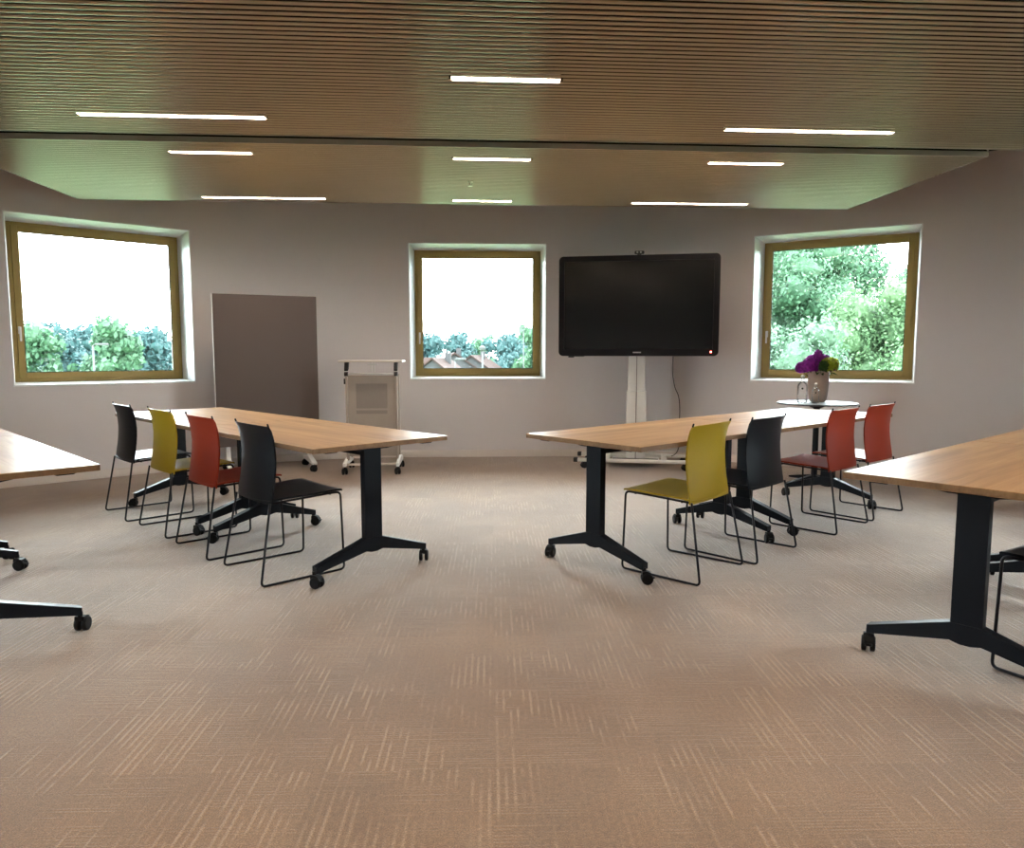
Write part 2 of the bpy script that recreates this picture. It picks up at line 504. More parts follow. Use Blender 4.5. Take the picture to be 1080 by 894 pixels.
w.build('wall_front', M['wall'], fix=False, kind='structure')

b = MB().box(-6.75, 6.45, BK - 0.2, BK, 0, ZW)
b.build('wall_back', M['wall'], kind='structure')
fl = MB().add([(p[0], p[1], 0) for p in outer], [tuple(reversed(range(len(outer))))])
fl.add([(p[0], p[1], -0.3) for p in outer], [tuple(range(len(outer)))])
fl.build('floor', M['carpet'], fix=False, kind='structure')
ce = MB().add([(p[0], p[1], ZW) for p in outer], [tuple(range(len(outer)))])
ce.add([(p[0], p[1], ZW + 0.3) for p in outer], [tuple(reversed(range(len(outer))))])
ce.build('ceiling', M['slab'], fix=False, kind='structure')

# skirting along the curved wall
sk = MB(); ins = offset_pts(-0.014)
for i in range(len(path) - 1):
    a, b = inner[i], inner[i + 1]; c, d = ins[i + 1], ins[i]
    sk.add([(*d, 0), (*c, 0), (*c, .072), (*b, .080), (*a, .080), (*d, .072)], [(0, 1, 2, 5), (5, 2, 3, 4)], True)
sk.build('baseboard_front', M['skirting'], fix=False, kind='structure')

def window(name, p0, ang, shift=0.0):
    """deep white reveal, bronze frame and sash at its outer end, pane and lever handle; local x along the wall, y outwards"""
    root = bpy.data.objects.new(name, None); C.objects.link(root)
    root.location = (p0[0], p0[1], WIN_Z0); root.rotation_euler = (0, 0, ang); root['kind'] = 'structure'
    H = WIN_Z1 - WIN_Z0; D = WT - 0.002; t = 0.010
    y0 = 0.40; sl, sr, sv = .035 + shift, .035 - shift, .030
    jl = MB(); jl.prism([(.001, -.001), (.010, -.001), (sl, y0), (sl, D), (.001, D)], .001, H - .001, 'z'); jl.build('window_reveal', M['white'], root)
    jr = MB(); jr.prism([(WW - .001, -.001), (WW - .010, -.001), (WW - sr, y0), (WW - sr, D), (WW - .001, D)], .001, H - .001, 'z'); jr.build('window_reveal', M['white'], root)
    jt = MB(); jt.prism([(-.001, H - .001), (-.001, H - .010), (y0, H - sv), (D, H - sv), (D, H - .001)], .008, WW - .008, 'x'); jt.build('window_reveal', M['white'], root)
    js = MB(); js.prism([(-.004, .001), (-.004, .016), (y0, sv), (D, sv), (D, .001)], .008, WW - .008, 'x'); js.build('window_sill', M['white'], root)
    f = MB(); a0, a1, z0, z1 = sl + .001, WW - sr - .001, sv + .001, H - sv - .001; fw = 0.040
    f.box(a0, a0 + fw, y0, y0 + .055, z0, z1, .003); f.box(a1 - fw, a1, y0, y0 + .055, z0, z1, .003)
    f.box(a0 + fw, a1 - fw, y0, y0 + .055, z0, z0 + fw, .003); f.box(a0 + fw, a1 - fw, y0, y0 + .055, z1 - fw, z1, .003)
    f.build('window_frame', M['bronze'], root)
    g = MB(); sw = 0.058; s0, s1, u0, u1 = a0 + fw - .008, a1 - fw + .008, z0 + fw - .008, z1 - fw + .008; ys = y0 - .012
    g.box(s0, s0 + sw, ys, ys + .05, u0, u1, .004); g.box(s1 - sw, s1, ys, ys + .05, u0, u1, .004)
    g.box(s0 + sw, s1 - sw, ys, ys + .05, u0, u0 + sw, .004); g.box(s0 + sw, s1 - sw, ys, ys + .05, u1 - sw, u1, .004)
    sash = g.build('sash', M['bronze'], root)
    q = MB(); k = 0.006; x0, x1, v0, v1 = s0 + sw, s1 - sw, u0 + sw, u1 - sw
    q.box(x0, x0 + k, ys + .008, ys + .02, v0, v1); q.box(x1 - k, x1, ys + .008, ys + .02, v0, v1)
    q.box(x0, x1, ys + .008, ys + .02, v0, v0 + k); q.box(x0, x1, ys + .008, ys + .02, v1 - k, v1)
    q.build('glazing_seal', M['gasket'], sash)
    MB().box(x0, x1, ys + .022, ys + .028, v0, v1).build('glass', M['glass'], sash)
    h = MB(); hx = s0 + .024; hz = 0.52
    h.box(hx - .012, hx + .012, ys - .008, ys, hz - .035, hz + .035, .004)
    h.tube([(hx, ys - .006, hz + .02), (hx, ys - .04, hz + .02)], .008, 10)
    h.box(hx - .009, hx + .009, ys - .050, ys - .036, hz - .105, hz + .032, .004)
    h.build('window_handle', M['handle'], sash)
    return root
for nme, p0, ang in wins: window(nme, p0, ang, .03 if nme == 'window_1' else 0.0)

# ------------------------------------------------------------------ slatted ceiling rafts
TH = R(3.7)
ct, st = math.cos(TH), math.sin(TH)
ZR = 2.60; PITCH = 0.0465; SWD = 0.0260
Y2A = 5.10                   # far raft, in raft coordinates
Y1B = 4.915                  # far edge of the near raft
X2A, X2B = -3.50, 3.72
lamps = []                   # (centre x, y, length)
for x, y, l in [(-1.717, 4.587, 1.08), (0.219, 3.855, .56), (2.184, 4.625, 1.09), (-1.764, 5.357, .56), (.205, 5.40, .56), (2.08, 5.404, .56),
                (-1.80, 6.823, 1.09), (.168, 6.846, .54), (2.11, 6.846, 1.10)]:
    lamps.append((x, y, l))
for x, y, l in [(-1.75, 2.75, .56), (2.15, 2.75, .56), (.22, 2.1, 1.09), (-1.75, 1.4, 1.09), (2.15, 1.4, 1.09), (.22, .6, .56), (-1.75, -.2, .56), (2.15, -.2, .56),
                (.22, -1.1, 1.09), (-1.75, -2.0, 1.09), (2.15, -2.0, 1.09)]:
    lamps.append((x, y, l))
def raft(name, x0, x1, y0, y1, edges):
    root = bpy.data.objects.new(name, None); C.objects.link(root)
    root.location = (0, 0, ZR); root.rotation_euler = (0, 0, TH); root['kind'] = 'structure'
    sl = MB(); n = int(round((y1 - y0) / PITCH))
    prof = []
    K = 8
    for i in range(K + 1):
        a = -1 + 2 * i / K
        prof.append((a * SWD / 2, 0.0070 * (a * a)))
    mine = [l for l in lamps if y0 < l[1] < y1]
    snapped = {}
    for l in mine: snapped.setdefault(int((l[1] - y0) / PITCH), []).append(l)
    for i in range(n):
        yc = y0 + (i + .5) * PITCH
        cuts = sorted((l[0] - l[2] / 2 - .012, l[0] + l[2] / 2 + .012) for l in snapped.get(i, []))
        xs = [x0]
        for a, b in cuts: xs += [a, b]
        xs.append(x1)
        for a, b in zip(xs[::2], xs[1::2]):
            vs = []; m = len(prof)
            for xx in (a, b):
                vs += [(xx, yc + p[0], p[1]) for p in prof] + [(xx, yc + SWD / 2 - .001, .0085), (xx, yc - SWD / 2 + .001, .0085)]
            q = m + 2
            sl.add(vs, [(j, j + 1, q + j + 1, q + j) for j in range(m - 1)], True)
            # the flat sides, top and ends have vertices of their own, so the arc keeps its true normals
            sl.add(vs, [(m - 1, m, q + m, q + m - 1), (m, m + 1, q + m + 1, q + m), (m + 1, 0, q, q + m + 1), tuple(reversed(range(q))), tuple(range(q, 2 * q))])
    sl.build('ceiling_slats', M['slat'], root, fix=False)
    MB().box(x0, x1, y0, y1, .034, .046).build('acoustic_backing', M['slab'], root)
    if edges:
        e = MB(); t = .008
        for q in edges:
            if q == 'f': e.box(x0, x1, y0 - t, y0 - .0005, -.002, .034)
            if q == 'b': e.box(x0, x1, y1 + .0005, y1 + t, -.002, .05)
            if q == 'l': e.box(x0 - t, x0 - .0005, y0 - t, y1 + t, 0.0, .05)
            if q == 'r': e.box(x1 + .0005, x1 + t, y0 - t, y1 + t, 0.0, .05)
        e.build('edge_profile', M['edge'], root)
    for xx in (x0 + .5, (x0 + x1) / 2, x1 - .5):
        for yy in (y0 + .3, y1 - .3):
            hang = MB(); hang.cyl(xx, yy, .046, ZW - ZR, .004, n=8); hang.build('hanger', M['edge'], root)
    out = []
    for i, ls in snapped.items():
        for l in ls: out.append((l[0], y0 + (i + .5) * PITCH, l[2]))
    return out
Y1A = Y1B - PITCH * 178
pl = raft('ceiling_far', X2A, X2B, Y2A, Y2A + PITCH * 41, 'fblr')
pl += raft('ceiling_near', -4.6, 4.6, Y1A, Y1B, 'bflr')

lamp_names = {}
def where(x, y, l):
    side = 'left' if x < -1 else ('right' if x > 1 else 'centre')
    row = {7: 'back row of the far raft, above the far wall', 5: 'front row of the far raft, just beyond the dark gap'}
    size = 'long' if l > 1 else 'short'
    if y > 6.5: return f'{size} recessed strip light at the {side} of the back row nearest the far wall'
    if y > 5.0: return f'{size} recessed strip light at the {side} of the row just beyond the dark ceiling gap'
    if y > 4.3: return f'{size} recessed strip light at the {side}, just in front of the dark ceiling gap'
    if y > 3.5: return 'topmost recessed strip light in the photo, centre of the near ceiling'
    rows = [(2.6, 'in the first row above the viewer'), (2.0, 'just behind the viewer'), (1.3, 'in the second row behind the viewer'), (.5, 'in the third row behind the viewer'), (-.4, 'in the fourth row behind the viewer'), (-1.3, 'in the fifth row behind the viewer'), (-9, 'nearest the back wall')]
    return f'{size} recessed strip light at the {side}, ' + next(t for v, t in rows if y > v)
for x, y, l in sorted(pl, key=lambda q: -q[1]):
    wx, wy = x * ct - y * st, x * st + y * ct
    t = thing('ceiling_light', where(x, y, l), 'ceiling light', (wx, wy, ZR), TH, 'recessed strip lights in the slatted ceiling')
    h = MB(); hw = .0265; dp = .016
    h.box(-l / 2, l / 2, -hw, -hw + .002, -.001, .030); h.box(-l / 2, l / 2, hw - .002, hw, -.001, .030)
    h.box(-l / 2, -l / 2 + .002, -hw + .002, hw - .002, -.001, .030); h.box(l / 2 - .002, l / 2, -hw + .002, hw - .002, -.001, .030)
    h.box(-l / 2 + .002, l / 2 - .002, -hw + .002, hw - .002, .0235, .030)
    h.build('housing', M['lamp_body'], t)
    MB().box(-l / 2 + .003, l / 2 - .003, -hw + .003, hw - .003, dp, dp + .006).build('diffuser', M['lamp'], t)

# sprinkler head under the far raft
x, y = -0.342, 6.10
sx = MB().lathe([(.022, 0), (.022, -.004), (.008, -.006), (.008, -.022), (.004, -.024), (.004, -.034), (.018, -.036), (.018, -.038)], 16)
o = sx.build('sprinkler_head', M['grey_light']); o.location = (x, y, ZR + 0.004)
tag(o, 'small metal sprinkler head under the centre of the far slatted ceiling', 'sprinkler')

# ------------------------------------------------------------------ flip-top tables
TW, TL_, TZ = 0.843, 1.536, 0.74
def make_caster(par, x, y, ang, name='caster'):
    c = MB(); c.X = Matrix.Translation((x, y, 0)) @ Matrix.Rotation(ang, 4, 'Z')
    for sgn in (-1, 1):
        pts = [(0.0, sgn * .008, .031), (0.0, sgn * .024, .031)]
        c.tube([(-.012, sgn * .006, .031), (-.012, sgn * .009, .031), (-.012, sgn * .023, .031), (-.012, sgn * .026, .031)], [.024, .031, .031, .025], 18)
    c.prism([(-.040, .036), (-.030, .062), (-.010, .070), (.014, .068), (.016, .050), (.004, .045), (-.012, .058), (-.03, .046)], -.020, .020, 'y')
    c.box(-.052, -.034, -.014, .014, .030, .040, .003)                 # brake pedal
    c.cyl(.004, 0, .060, .086, .011, n=14)
    return c.build(name, M['rubber'], par)
def make_table(loc, rz, label):
    t = thing('flip_top_table', label, 'table', loc, rz, 'oak flip-top meeting tables')
    top = MB(); top.box(-TL_ / 2, TL_ / 2, -TW / 2, TW / 2, TZ - .026, TZ, .0018)
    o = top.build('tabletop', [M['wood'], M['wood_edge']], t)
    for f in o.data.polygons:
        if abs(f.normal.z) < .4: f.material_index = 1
    fr = MB()
    fr.box(-TL_ / 2 + .16, TL_ / 2 - .16, -.03, .03, TZ - .088, TZ - .040, .004)
    fr.build('crossbar', M['black_metal'], t)
    for sx in (-1, 1):
        xc = sx * (TL_ / 2 - .14)
        lg = MB()
        # column and feet: one upside-down shallow Y
        lg.prism([(-.053, .190), (.053, .190), (.053, TZ - .048), (-.053, TZ - .048)], xc - .021, xc + .021, 'x', .003)
        lg.prism([(-.053, .206), (-.340, .113), (-.352, .110), (-.352, .078), (-.340, .077), (-.055, .138), (-.02, .130), (.02, .130), (.055, .138), (.340, .077), (.352, .078), (.352, .110), (.340, .113), (.053, .206)], xc - .024, xc + .024, 'x', .002)
        # thin bracket under the board
        lg.prism([(-.20, TZ - .027), (.20, TZ - .027), (.19, TZ - .033), (.085, TZ - .050), (-.085, TZ - .050), (-.19, TZ - .033)], xc - .032, xc + .032, 'x', .002)
        o = lg.build('leg', M['black_metal'], t)
        make_caster(o, xc, -.35, {1: .8, -1: 2.4}[sx]); make_caster(o, xc, .35, {1: -2.2, -1: .4}[sx])
        for s2 in (-1, 1):
            pd = MB(); pd.prism([(s2 * .30 - .05, TZ - .027), (s2 * .30 + .05, TZ - .027), (s2 * .30 + .03, TZ - .036), (s2 * .30 - .03, TZ - .036)], sx * (TL_ / 2 - .05) - .015, sx * (TL_ / 2 - .05) + .015, 'x')
            pd.build('stacking_pad', M['black_metal'], t)
    return t
aL = math.atan2(0.713, -0.701); nL = (math.cos(aL), math.sin(aL)); yL = (-nL[1], nL[0])
aR = math.atan2(0.6608, 0.7506); nR = (math.cos(aR), math.sin(aR)); yR = (-nR[1], nR[0])
def tcen(B, n, y, sgn, i):
    a = (i + .5) * TL_ + .004 * i
    return (B[0] + n[0] * a + y[0] * sgn * TW / 2, B[1] + n[1] * a + y[1] * sgn * TW / 2, 0)
BL, BR, BNL, BNR = (-.366, 4.083), (.081, 4.196), (-1.725, 3.008), (1.302, 2.823)
tab = make_table(tcen(BL, nL, yL, 1, 0), aL, 'oak-topped table beside the charcoal chair, its pointed end left of the centre aisle')
def tbl(*a): return dup(tab, *a)
dup(tab, tcen(BL, nL, yL, 1, 1), aL, 'oak-topped table in front of the taupe panel, far half of the left row')
dup(tab, tcen(BR, nR, yR, -1, 0), aR, 'oak-topped table in front of the big display, beside the right-hand yellow chair')
dup(tab, tcen(BR, nR, yR, -1, 1), aR, 'oak-topped table with two red chairs, in front of the flower vase')
dup(tab, tcen(BNL, nL, yL, 1, 0), aL, 'oak-topped table cut by the photo left edge, its pale corner and wheeled feet showing')
dup(tab, tcen(BNL, nL, yL, 1, 1), aL, 'oak-topped table out past the photo left edge, beyond the pale-cornered one')
dup(tab, tcen(BNR, nR, yR, -1, 0), aR, 'large near oak-topped table at the photo right edge, whole black leg in view')
dup(tab, tcen(BNR, nR, yR, -1, 1), aR, 'oak-topped table beyond the large near one, cut by the photo right edge')

# ------------------------------------------------------------------ sled chairs; local y is forward
def make_chair():
    t = thing('sled_chair', '', 'chair', (0, 0, 0), 0, 'stackable sled-base chairs')
    prof = [(-.158, .418), (-.156, .440), (-.151, .47), (-.144, .51), (-.137, .56), (-.132, .61), (-.130, .66), (-.133, .71), (-.140, .76), (-.150, .80), (-.164, .832)]
    NX = 14; th = .010
    def shell(row_fn, rows, nx=NX):
        """two-sided sheet with rim from a grid function (i, u) -> (front point, back point)"""
        mb = MB(); vs = []
        for side in (0, 1):
            for i in range(rows):
                for j in range(nx + 1): vs.append(row_fn(i, -1 + 2 * j / nx)[side])
        n = nx + 1; h = rows * n; fs = []
        for i in range(rows - 1):
            for j in range(nx):
                a = i * n + j
                fs.append((a, a + 1, a + n + 1, a + n)); fs.append((h + a, h + a + n, h + a + n + 1, h + a + 1))
        per = [j for j in range(nx)] + [i * n + nx for i in range(rows - 1)] + [(rows - 1) * n + nx - j for j in range(nx)] + [(rows - 1 - i) * n for i in range(rows - 1)]
        for k in range(len(per)):
            a, b = per[k], per[(k + 1) % len(per)]
            fs.append((a, h + a, h + b, b))
        mb.add(vs, fs, True)
        return mb
    def back(i, u):
        f, z = prof[i]
        w = .220 - .004 * (z - .418) / .414
        z2 = z - (.006 * u * u if i == 0 else 0) + (-.006 * u * u if i == len(prof) - 1 else 0)
        bow = .034 * (1 - u * u) * (0.65 + .35 * min(1, (z - .418) / .2))       # wraps the sitter
        return ((u * w, f - bow + th, z2), (u * w, f - bow, z2))
    bk = shell(back, len(prof))
    sp = [(-.160, .426), (-.15, .429), (-.10, .434), (-.02, .437), (.08, .441), (.16, .446), (.21, .447), (.240, .446), (.246, .443)]
    def seat(i, u):
        f, z = sp[i]
        w = .212 + .024 * (f + .166) / .41
        dz = -.007 * (1 - u * u) if i < 6 else -.003 * (1 - u * u)
        if i < 2: f -= (.022, .010)[i] * (1 - u * u)
        return ((u * w, f, z + dz + th), (u * w, f, z + dz))
    def fin(mb, name, mat):
        me = mb.mesh(name, mat)
        o = bpy.data.objects.new(name, me); C.objects.link(o); o.parent = t
        bmx = bmesh.new(); bmx.from_mesh(me)
        for e in bmx.edges:
            if len(e.link_faces) == 2 and e.calc_face_angle(0) > R(40): e.smooth = False
        bmx.to_mesh(me); bmx.free()
        return o
    fin(bk, 'backrest', M['sh_black']); fin(shell(seat, len(sp)), 'seat', M['sh_black'])
    r = .0062
    for s in (-1, 1):
        pts = [(s * .206, -.145, .421), (s * .214, .0, .429), (s * .226, .180, .4385), (s * .231, .236, .4395), (s * .250, .240, r), (s * .256, -.240, r), (s * .222, -.164, .425)]
        pts = pts[:2] + rounded(pts[2:], .026, 6)
        MB().tube(pts, r, 10).build('leg', M['black_wire'], t)
        MB().tube([(s * .2150, -.156, .822), (s * .2150, -.161, .838), (s * .2150, -.162, .841)], [.0050, .0050, .003], 8).build('rod_tip', M['black_wire'], t)
    for f, z in ((.180, .432), (-.10, .419)):
        MB().tube([(-.222 if f > 0 else -.210, f, z), (.222 if f > 0 else .210, f, z)], .0055, 8).build('seat_rail', M['black_wire'], t)
    return t
ch0 = make_chair()
def face(az): return -R(az)      # compass azimuth the chair faces -> rotation
SB, SR_, SY = M['sh_black'], M['sh_red'], M['sh_yellow']
chairs = [
    (-1.284, 3.987, 48, SB, 'charcoal shell chair nearest the aisle in the left row'),
    (-1.775, 4.470, 47, SR_, 'brick red shell chair of the left row, beside the yellow one'),
    (-2.262, 4.975, 46, SY, 'mustard yellow shell chair of the left row, beyond the red one'),
    (-2.770, 5.455, 47, SB, 'charcoal shell chair at the far left end of the left row'),
    (.965, 4.006, -48, SY, 'mustard yellow shell chair nearest the aisle in the right row, below the display'),
    (1.412, 4.390, -45, SB, 'charcoal shell chair of the right row beside the yellow one'),
    (2.176, 5.060, -43, SR_, 'brick red shell chair in the right row, nearer of the two red ones'),
    (2.636, 5.469, -41, SR_, 'brick red shell chair at the far right end of the right row'),
    (2.18, 2.61, -32, SB, 'charcoal shell chair cut off by the photo right edge, behind the near table leg'),
]
for i, (x, y, az, m, lb) in enumerate(chairs):
    if i == 0:
        ch0.location = (x, y, 0); ch0.rotation_euler = (0, 0, face(az)); ch0['label'] = lb
    else: dup(ch0, (x, y, 0), face(az), lb, {'seat': m, 'backrest': m})

# ------------------------------------------------------------------ display on its lift stand
tvx, tvy, tva = 1.313, 7.66, R(-10.5)
st_ = thing('display_stand', 'white two-stage lift column on a wheeled base carrying the big black display', 'stand', (tvx, tvy, 0), tva)
d = MB(); d.box(-.105, .105, .085, .205, .075, .80, .006); d.build('lower_column', M['grey_light'], st_)
d = MB(); d.box(-.092, .092, .097, .193, .80, 2.0, .006)
d.build('upper_column', M['grey_light'], st_)
d = MB(); d.box(-.004, .004, .080, .0855, .08, .80); d.build('column_groove', M['panel'], st_)
d = MB(); d.box(-.003, .003, .0925, .0975, .80, 1.6); d.build('column_groove', M['panel'], st_)
d = MB(); d.box(-.30, .30, .062, .097, 1.35, 2.02, .004); d.build('mounting_plate', M['black_metal'], st_)
for sy, nm in ((-.16, 'front'), (.30, 'rear')):
    d = MB(); d.box(-.60, .60, sy - .03, sy + .03, .070, .105, .006); d.build('base_beam', M['grey_light'], st_)
    for sx in (-1, 1):
        d = MB(); d.box(sx * .62 - .021, sx * .62 + .021, sy - .032, sy + .032, .066, .110, .004)
        d.build('end_cap', M['gasket'], st_)
    for sx in (-.52, .52): make_caster(st_, sx, sy, .4)
d = MB()
for sx in (-.3, .3): d.box(sx - .03, sx + .03, -.13, .27, .074, .100, .004)
d.box(-.25, .25, .02, .24, .062, .080, .004)
d.build('base_plate', M['grey_light'], st_)
d = MB(); d.prism([(-.24, -.05), (.24, -.05), (.24, .07), (-.24, .07)], .05, .085, 'z'); d.build('dark_base_slab', M['gasket'], st_)  # flat dark slab low on the base, in front of the column

tv = thing('display', 'large black touch display with a silver edge on the white lift stand', 'display', (tvx, tvy, 1.18), tva)
TWd, THt = 1.645, 1.038
def rrect(w, h, r, n=6):
    out = []
    for cx, cz, a0 in ((w / 2 - r, r, -PI / 2), (w / 2 - r, h - r, 0), (-w / 2 + r, h - r, PI / 2), (-w / 2 + r, r, PI)):
        for k in range(n + 1):
            a = a0 + PI / 2 * k / n
            out.append((cx + r * math.cos(a), cz + r * math.sin(a)))
    return out
# bezel: ring with rounded outer corners
def ring(mb, outer, inner, y0, y1):
    n = len(outer)
    v = [(p[0], y0, p[1]) for p in outer] + [(p[0], y0, p[1]) for p in inner] + [(p[0], y1, p[1]) for p in outer] + [(p[0], y1, p[1]) for p in inner]
    f = []
    for i in range(n):
        j = (i + 1) % n
        f += [(i, j, n + j, n + i), (2 * n + i, 3 * n + i, 3 * n + j, 2 * n + j), (i, 2 * n + i, 2 * n + j, j), (n + i, n + j, 3 * n + j, 3 * n + i)]
    mb.add(v, f)
bz = .058
outl = rrect(TWd, THt, .045)
inn = [(max(-TWd / 2 + bz, min(TWd / 2 - bz, p[0])), max(bz + .012, min(THt - bz, p[1]))) for p in outl]
d = MB(); ring(d, outl, inn, -.040, .0); d.build('bezel', M['bezel'], tv)
d = MB(); d.box(-TWd / 2 + bz - .002, TWd / 2 - bz + .002, -.030, -.024, bz + .01, THt - bz + .002); d.build('screen', M['screen'], tv)
d = MB(); d.prism(rrect(TWd + .012, THt + .010, .05), .0005, .018, 'y'); o = d.build('rear_shell', M['tv_side'], tv); o.location.z = -.005
d = MB(); d.prism(rrect(TWd - .25, THt - .25, .05), .018, .060, 'y'); o = d.build('rear_cover', M['gasket'], tv); o.location.z = .125
d = MB(); d.box(-.042, .042, -.0412, -.0398, .030, .042); d.build('logo', M['logo'], tv)
d = MB(); d.tube([(TWd / 2 - .075, -.0415, .040), (TWd / 2 - .075, -.0395, .040)], .011, 16); d.build('standby_light', M['led'], tv)
d = MB(); d.box(-.72, -.66, -.03, .0, -.018, -.0005, .003); d.box(-.662, -.55, -.02, -.01, -.008, -.0005, .002); d.build('socket_strip', M['gasket'], tv)
# webcam sitting on the top edge
wc = thing('webcam', 'small black webcam sitting on the top edge of the display', 'webcam', (tvx + .005, tvy - .02 , 1.18 + THt + .0055), tva)
d = MB(); d.box(-.050, .050, -.025, .02, .004, .036, .008); d.box(-.02, .02, -.02, .02, 0, .005); d.build('camera_body', M['gasket'], wc)
for sx in (-.020, .015):
    d = MB(); d.tube([(sx, -.027, .021), (sx, -.024, .021)], .010, 14); d.build('lens', M['grey_light'], wc)
# power cable hanging from the display to the floor
def cloc(lx, ly, z):
    return (tvx + lx * math.cos(tva) - ly * math.sin(tva), tvy + lx * math.sin(tva) + ly * math.cos(tva), z)
pts = [cloc(.375, .075, 1.32), cloc(.375, .072, 1.10), cloc(.376, .045, .98), cloc(.40, .05, .85), cloc(.44, .055, .75), cloc(.455, .06, .60), cloc(.45, .06, .40), cloc(.46, .07, .25), cloc(.43, .09, .15), cloc(.38, .10, .112)]
def smooth_pts(p, n=6):
    p = [Vector(q) for q in p]; out = []
    for i in range(len(p) - 1):
        a, b, c, d = p[max(i - 1, 0)], p[i], p[i + 1], p[min(i + 2, len(p) - 1)]
        for k in range(n):
            t = k / n
            out.append(.5 * ((2 * b) + (c - a) * t + (2 * a - 5 * b + 4 * c - d) * t * t + (3 * b - a - 3 * c + d) * t ** 3))
    out.append(p[-1]); return out
d = MB(); d.tube(smooth_pts(pts), .0045, 8)
tag(d.build('power_cable', M['cable']), 'thin black cable hanging from the underside of the big display', 'cable')

# ------------------------------------------------------------------ wheeled taupe panel
pa = math.atan2(.42, .90)
px, py = -2.49, 7.41
W2 = .50
pn = thing('wheeled_divider_panel', 'tall taupe rectangular divider panel on white wheeled feet between left window and lectern', 'divider panel', (px, py, 0), pa)
d = MB(); d.box(-W2, W2, -.016, .016, .27, 1.79, .003); d.build('panel_board', M['panel'], pn)
for xa, xb in ((-W2 - .006, -W2 - .0005), (W2 + .0005, W2 + .006)):
    d = MB(); d.box(xa, xb, -.017, .017, .27, 1.79); d.build('edge_trim', M['grey_light'], pn)
for sx in (-1, 1):
    d = MB(); d.box(sx * .40 - .022, sx * .40 + .022, .017, .047, .10, 1.2, .004); d.build('upright', M['white'], pn)
    d = MB(); d.prism([(-.27, .075), (-.27, .095), (0, .135), (.06, .135), (.27, .095), (.27, .075)], sx * .40 - .025, sx * .40 + .025, 'x', .003)
    o = d.build('foot', M['white'], pn)
    for sy in (-.25, .25): make_caster(o, sx * .40, sy, .5)

# ------------------------------------------------------------------ folded lectern trolley
lx, ly = -1.42, 7.42
le = thing('wheeled_lectern', 'narrow beige wheeled lectern trolley with pale top beside the centre window', 'lectern', (lx, ly, 0), R(4))
d = MB(); d.box(-.315, .315, -.22, .20, 1.118, 1.136, .004); d.build('lectern_top', M['beige_light'], le)
for sx in (-1, 1):
    d = MB(); d.prism([(-.14, 1.117), (-.06, 1.117), (-.11, 1.045), (-.16, 1.03), (-.17, 1.045)], sx * .245 - .018, sx * .245 + .018, 'x', .002)
    d.build('top_bracket', M['gasket'], le)
d = MB(); d.tube([(-.245, -.145, 1.00), (.245, -.145, 1.00)], .011, 12); d.build('hinge_rod', M['grey_light'], le)
for sx in (-1, 1):
    d = MB(); d.tube([(sx * .246 - .018, -.145, 1.00), (sx * .246 + .018, -.145, 1.00)], .022, 14)
    d.build('hinge_knob', M['gasket'], le)
d = MB(); d.tube([(-.262, -.15, .955), (-.262, -.15, .90)], .010, 8)
d.build('release_lever', M['gasket'], le)
d = MB()
d.box(-.02, -.008, -.02, 0, 1.02, 1.117); d.box(.008, .02, -.02, 0, 1.02, 1.117); d.box(-.05, .05, -.021, .001, 1.085, 1.10)
d.build('tilt_strut', M['grey_light'], le)
d = MB(); d.box(-.235, .235, -.130, -.112, .17, .985, .003); d.build('front_panel', M['beige'], le)
d = MB(); d.box(-.155, .155, -.1335, -.1295, .60, .905, .001); o = d.build('inset_panel', M['beige_dark'], le)
d = MB(); d.box(-.155, .155, -.1350, -.1340, .635, .655); d.build('inset_rail', M['beige'], o)
for sx in (-1, 1):
    for ya, yb in ((-.155, -.095), (.10, .15)):
        d = MB(); d.box(sx * .247 - .011, sx * .247 + .011, ya, yb, .13, 1.0, .003); d.build('side_post', M['beige'], le)
    d = MB(); d.prism([(-.30, .085), (-.30, .12), (-.12, .15), (.12, .15), (.24, .12), (.24, .085)], sx * .262 - .014, sx * .262 + .014, 'x', .003)
    o = d.build('foot', M['white'], le)
    for sy in (-.26, .21): make_caster(o, sx * .262, sy, -1.2)
d = MB(); d.box(-.235, .235, .10, .115, .45, .98, .003); d.build('rear_panel', M['beige'], le)
d = MB(); d.box(-.235, .235, -.112, .10, .97, .985, .002); d.build('shelf', M['beige'], le)
d = MB(); d.box(-.248, .248, -.22, -.205, .088, .108, .002); d.build('base_rail', M['beige_light'], le)

# ------------------------------------------------------------------ round table with vase and bottles
rx, ry, rz_ = 2.83, 6.72, .752
rt = thing('round_side_table', 'small round grey-topped table on a black column below the right window', 'table', (rx, ry, 0))
d = MB(); d.lathe([(.345, rz_ - .014), (.352, rz_ - .010), (.354, rz_ - .004), (.350, rz_)], 64); d.build('tabletop', M['table_grey'], rt)
d = MB(); d.lathe([(.030, .03), (.028, .06), (.026, .66), (.030, .70), (.085, .722), (.13, .732), (.14, .7375)], 32); d.build('column', M['black_metal'], rt)
d = MB()
for k in range(4):
    a = k * PI / 2 + .35
    d.X = Matrix.Rotation(a, 4, 'Z')
    d.prism([(0, .025), (.30, .006), (.32, .006), (.32, .018), (.30, .024), (.03, .075), (0, .08)], -.018, .018, 'y', .003)
d.build('base', M['black_metal'], rt)

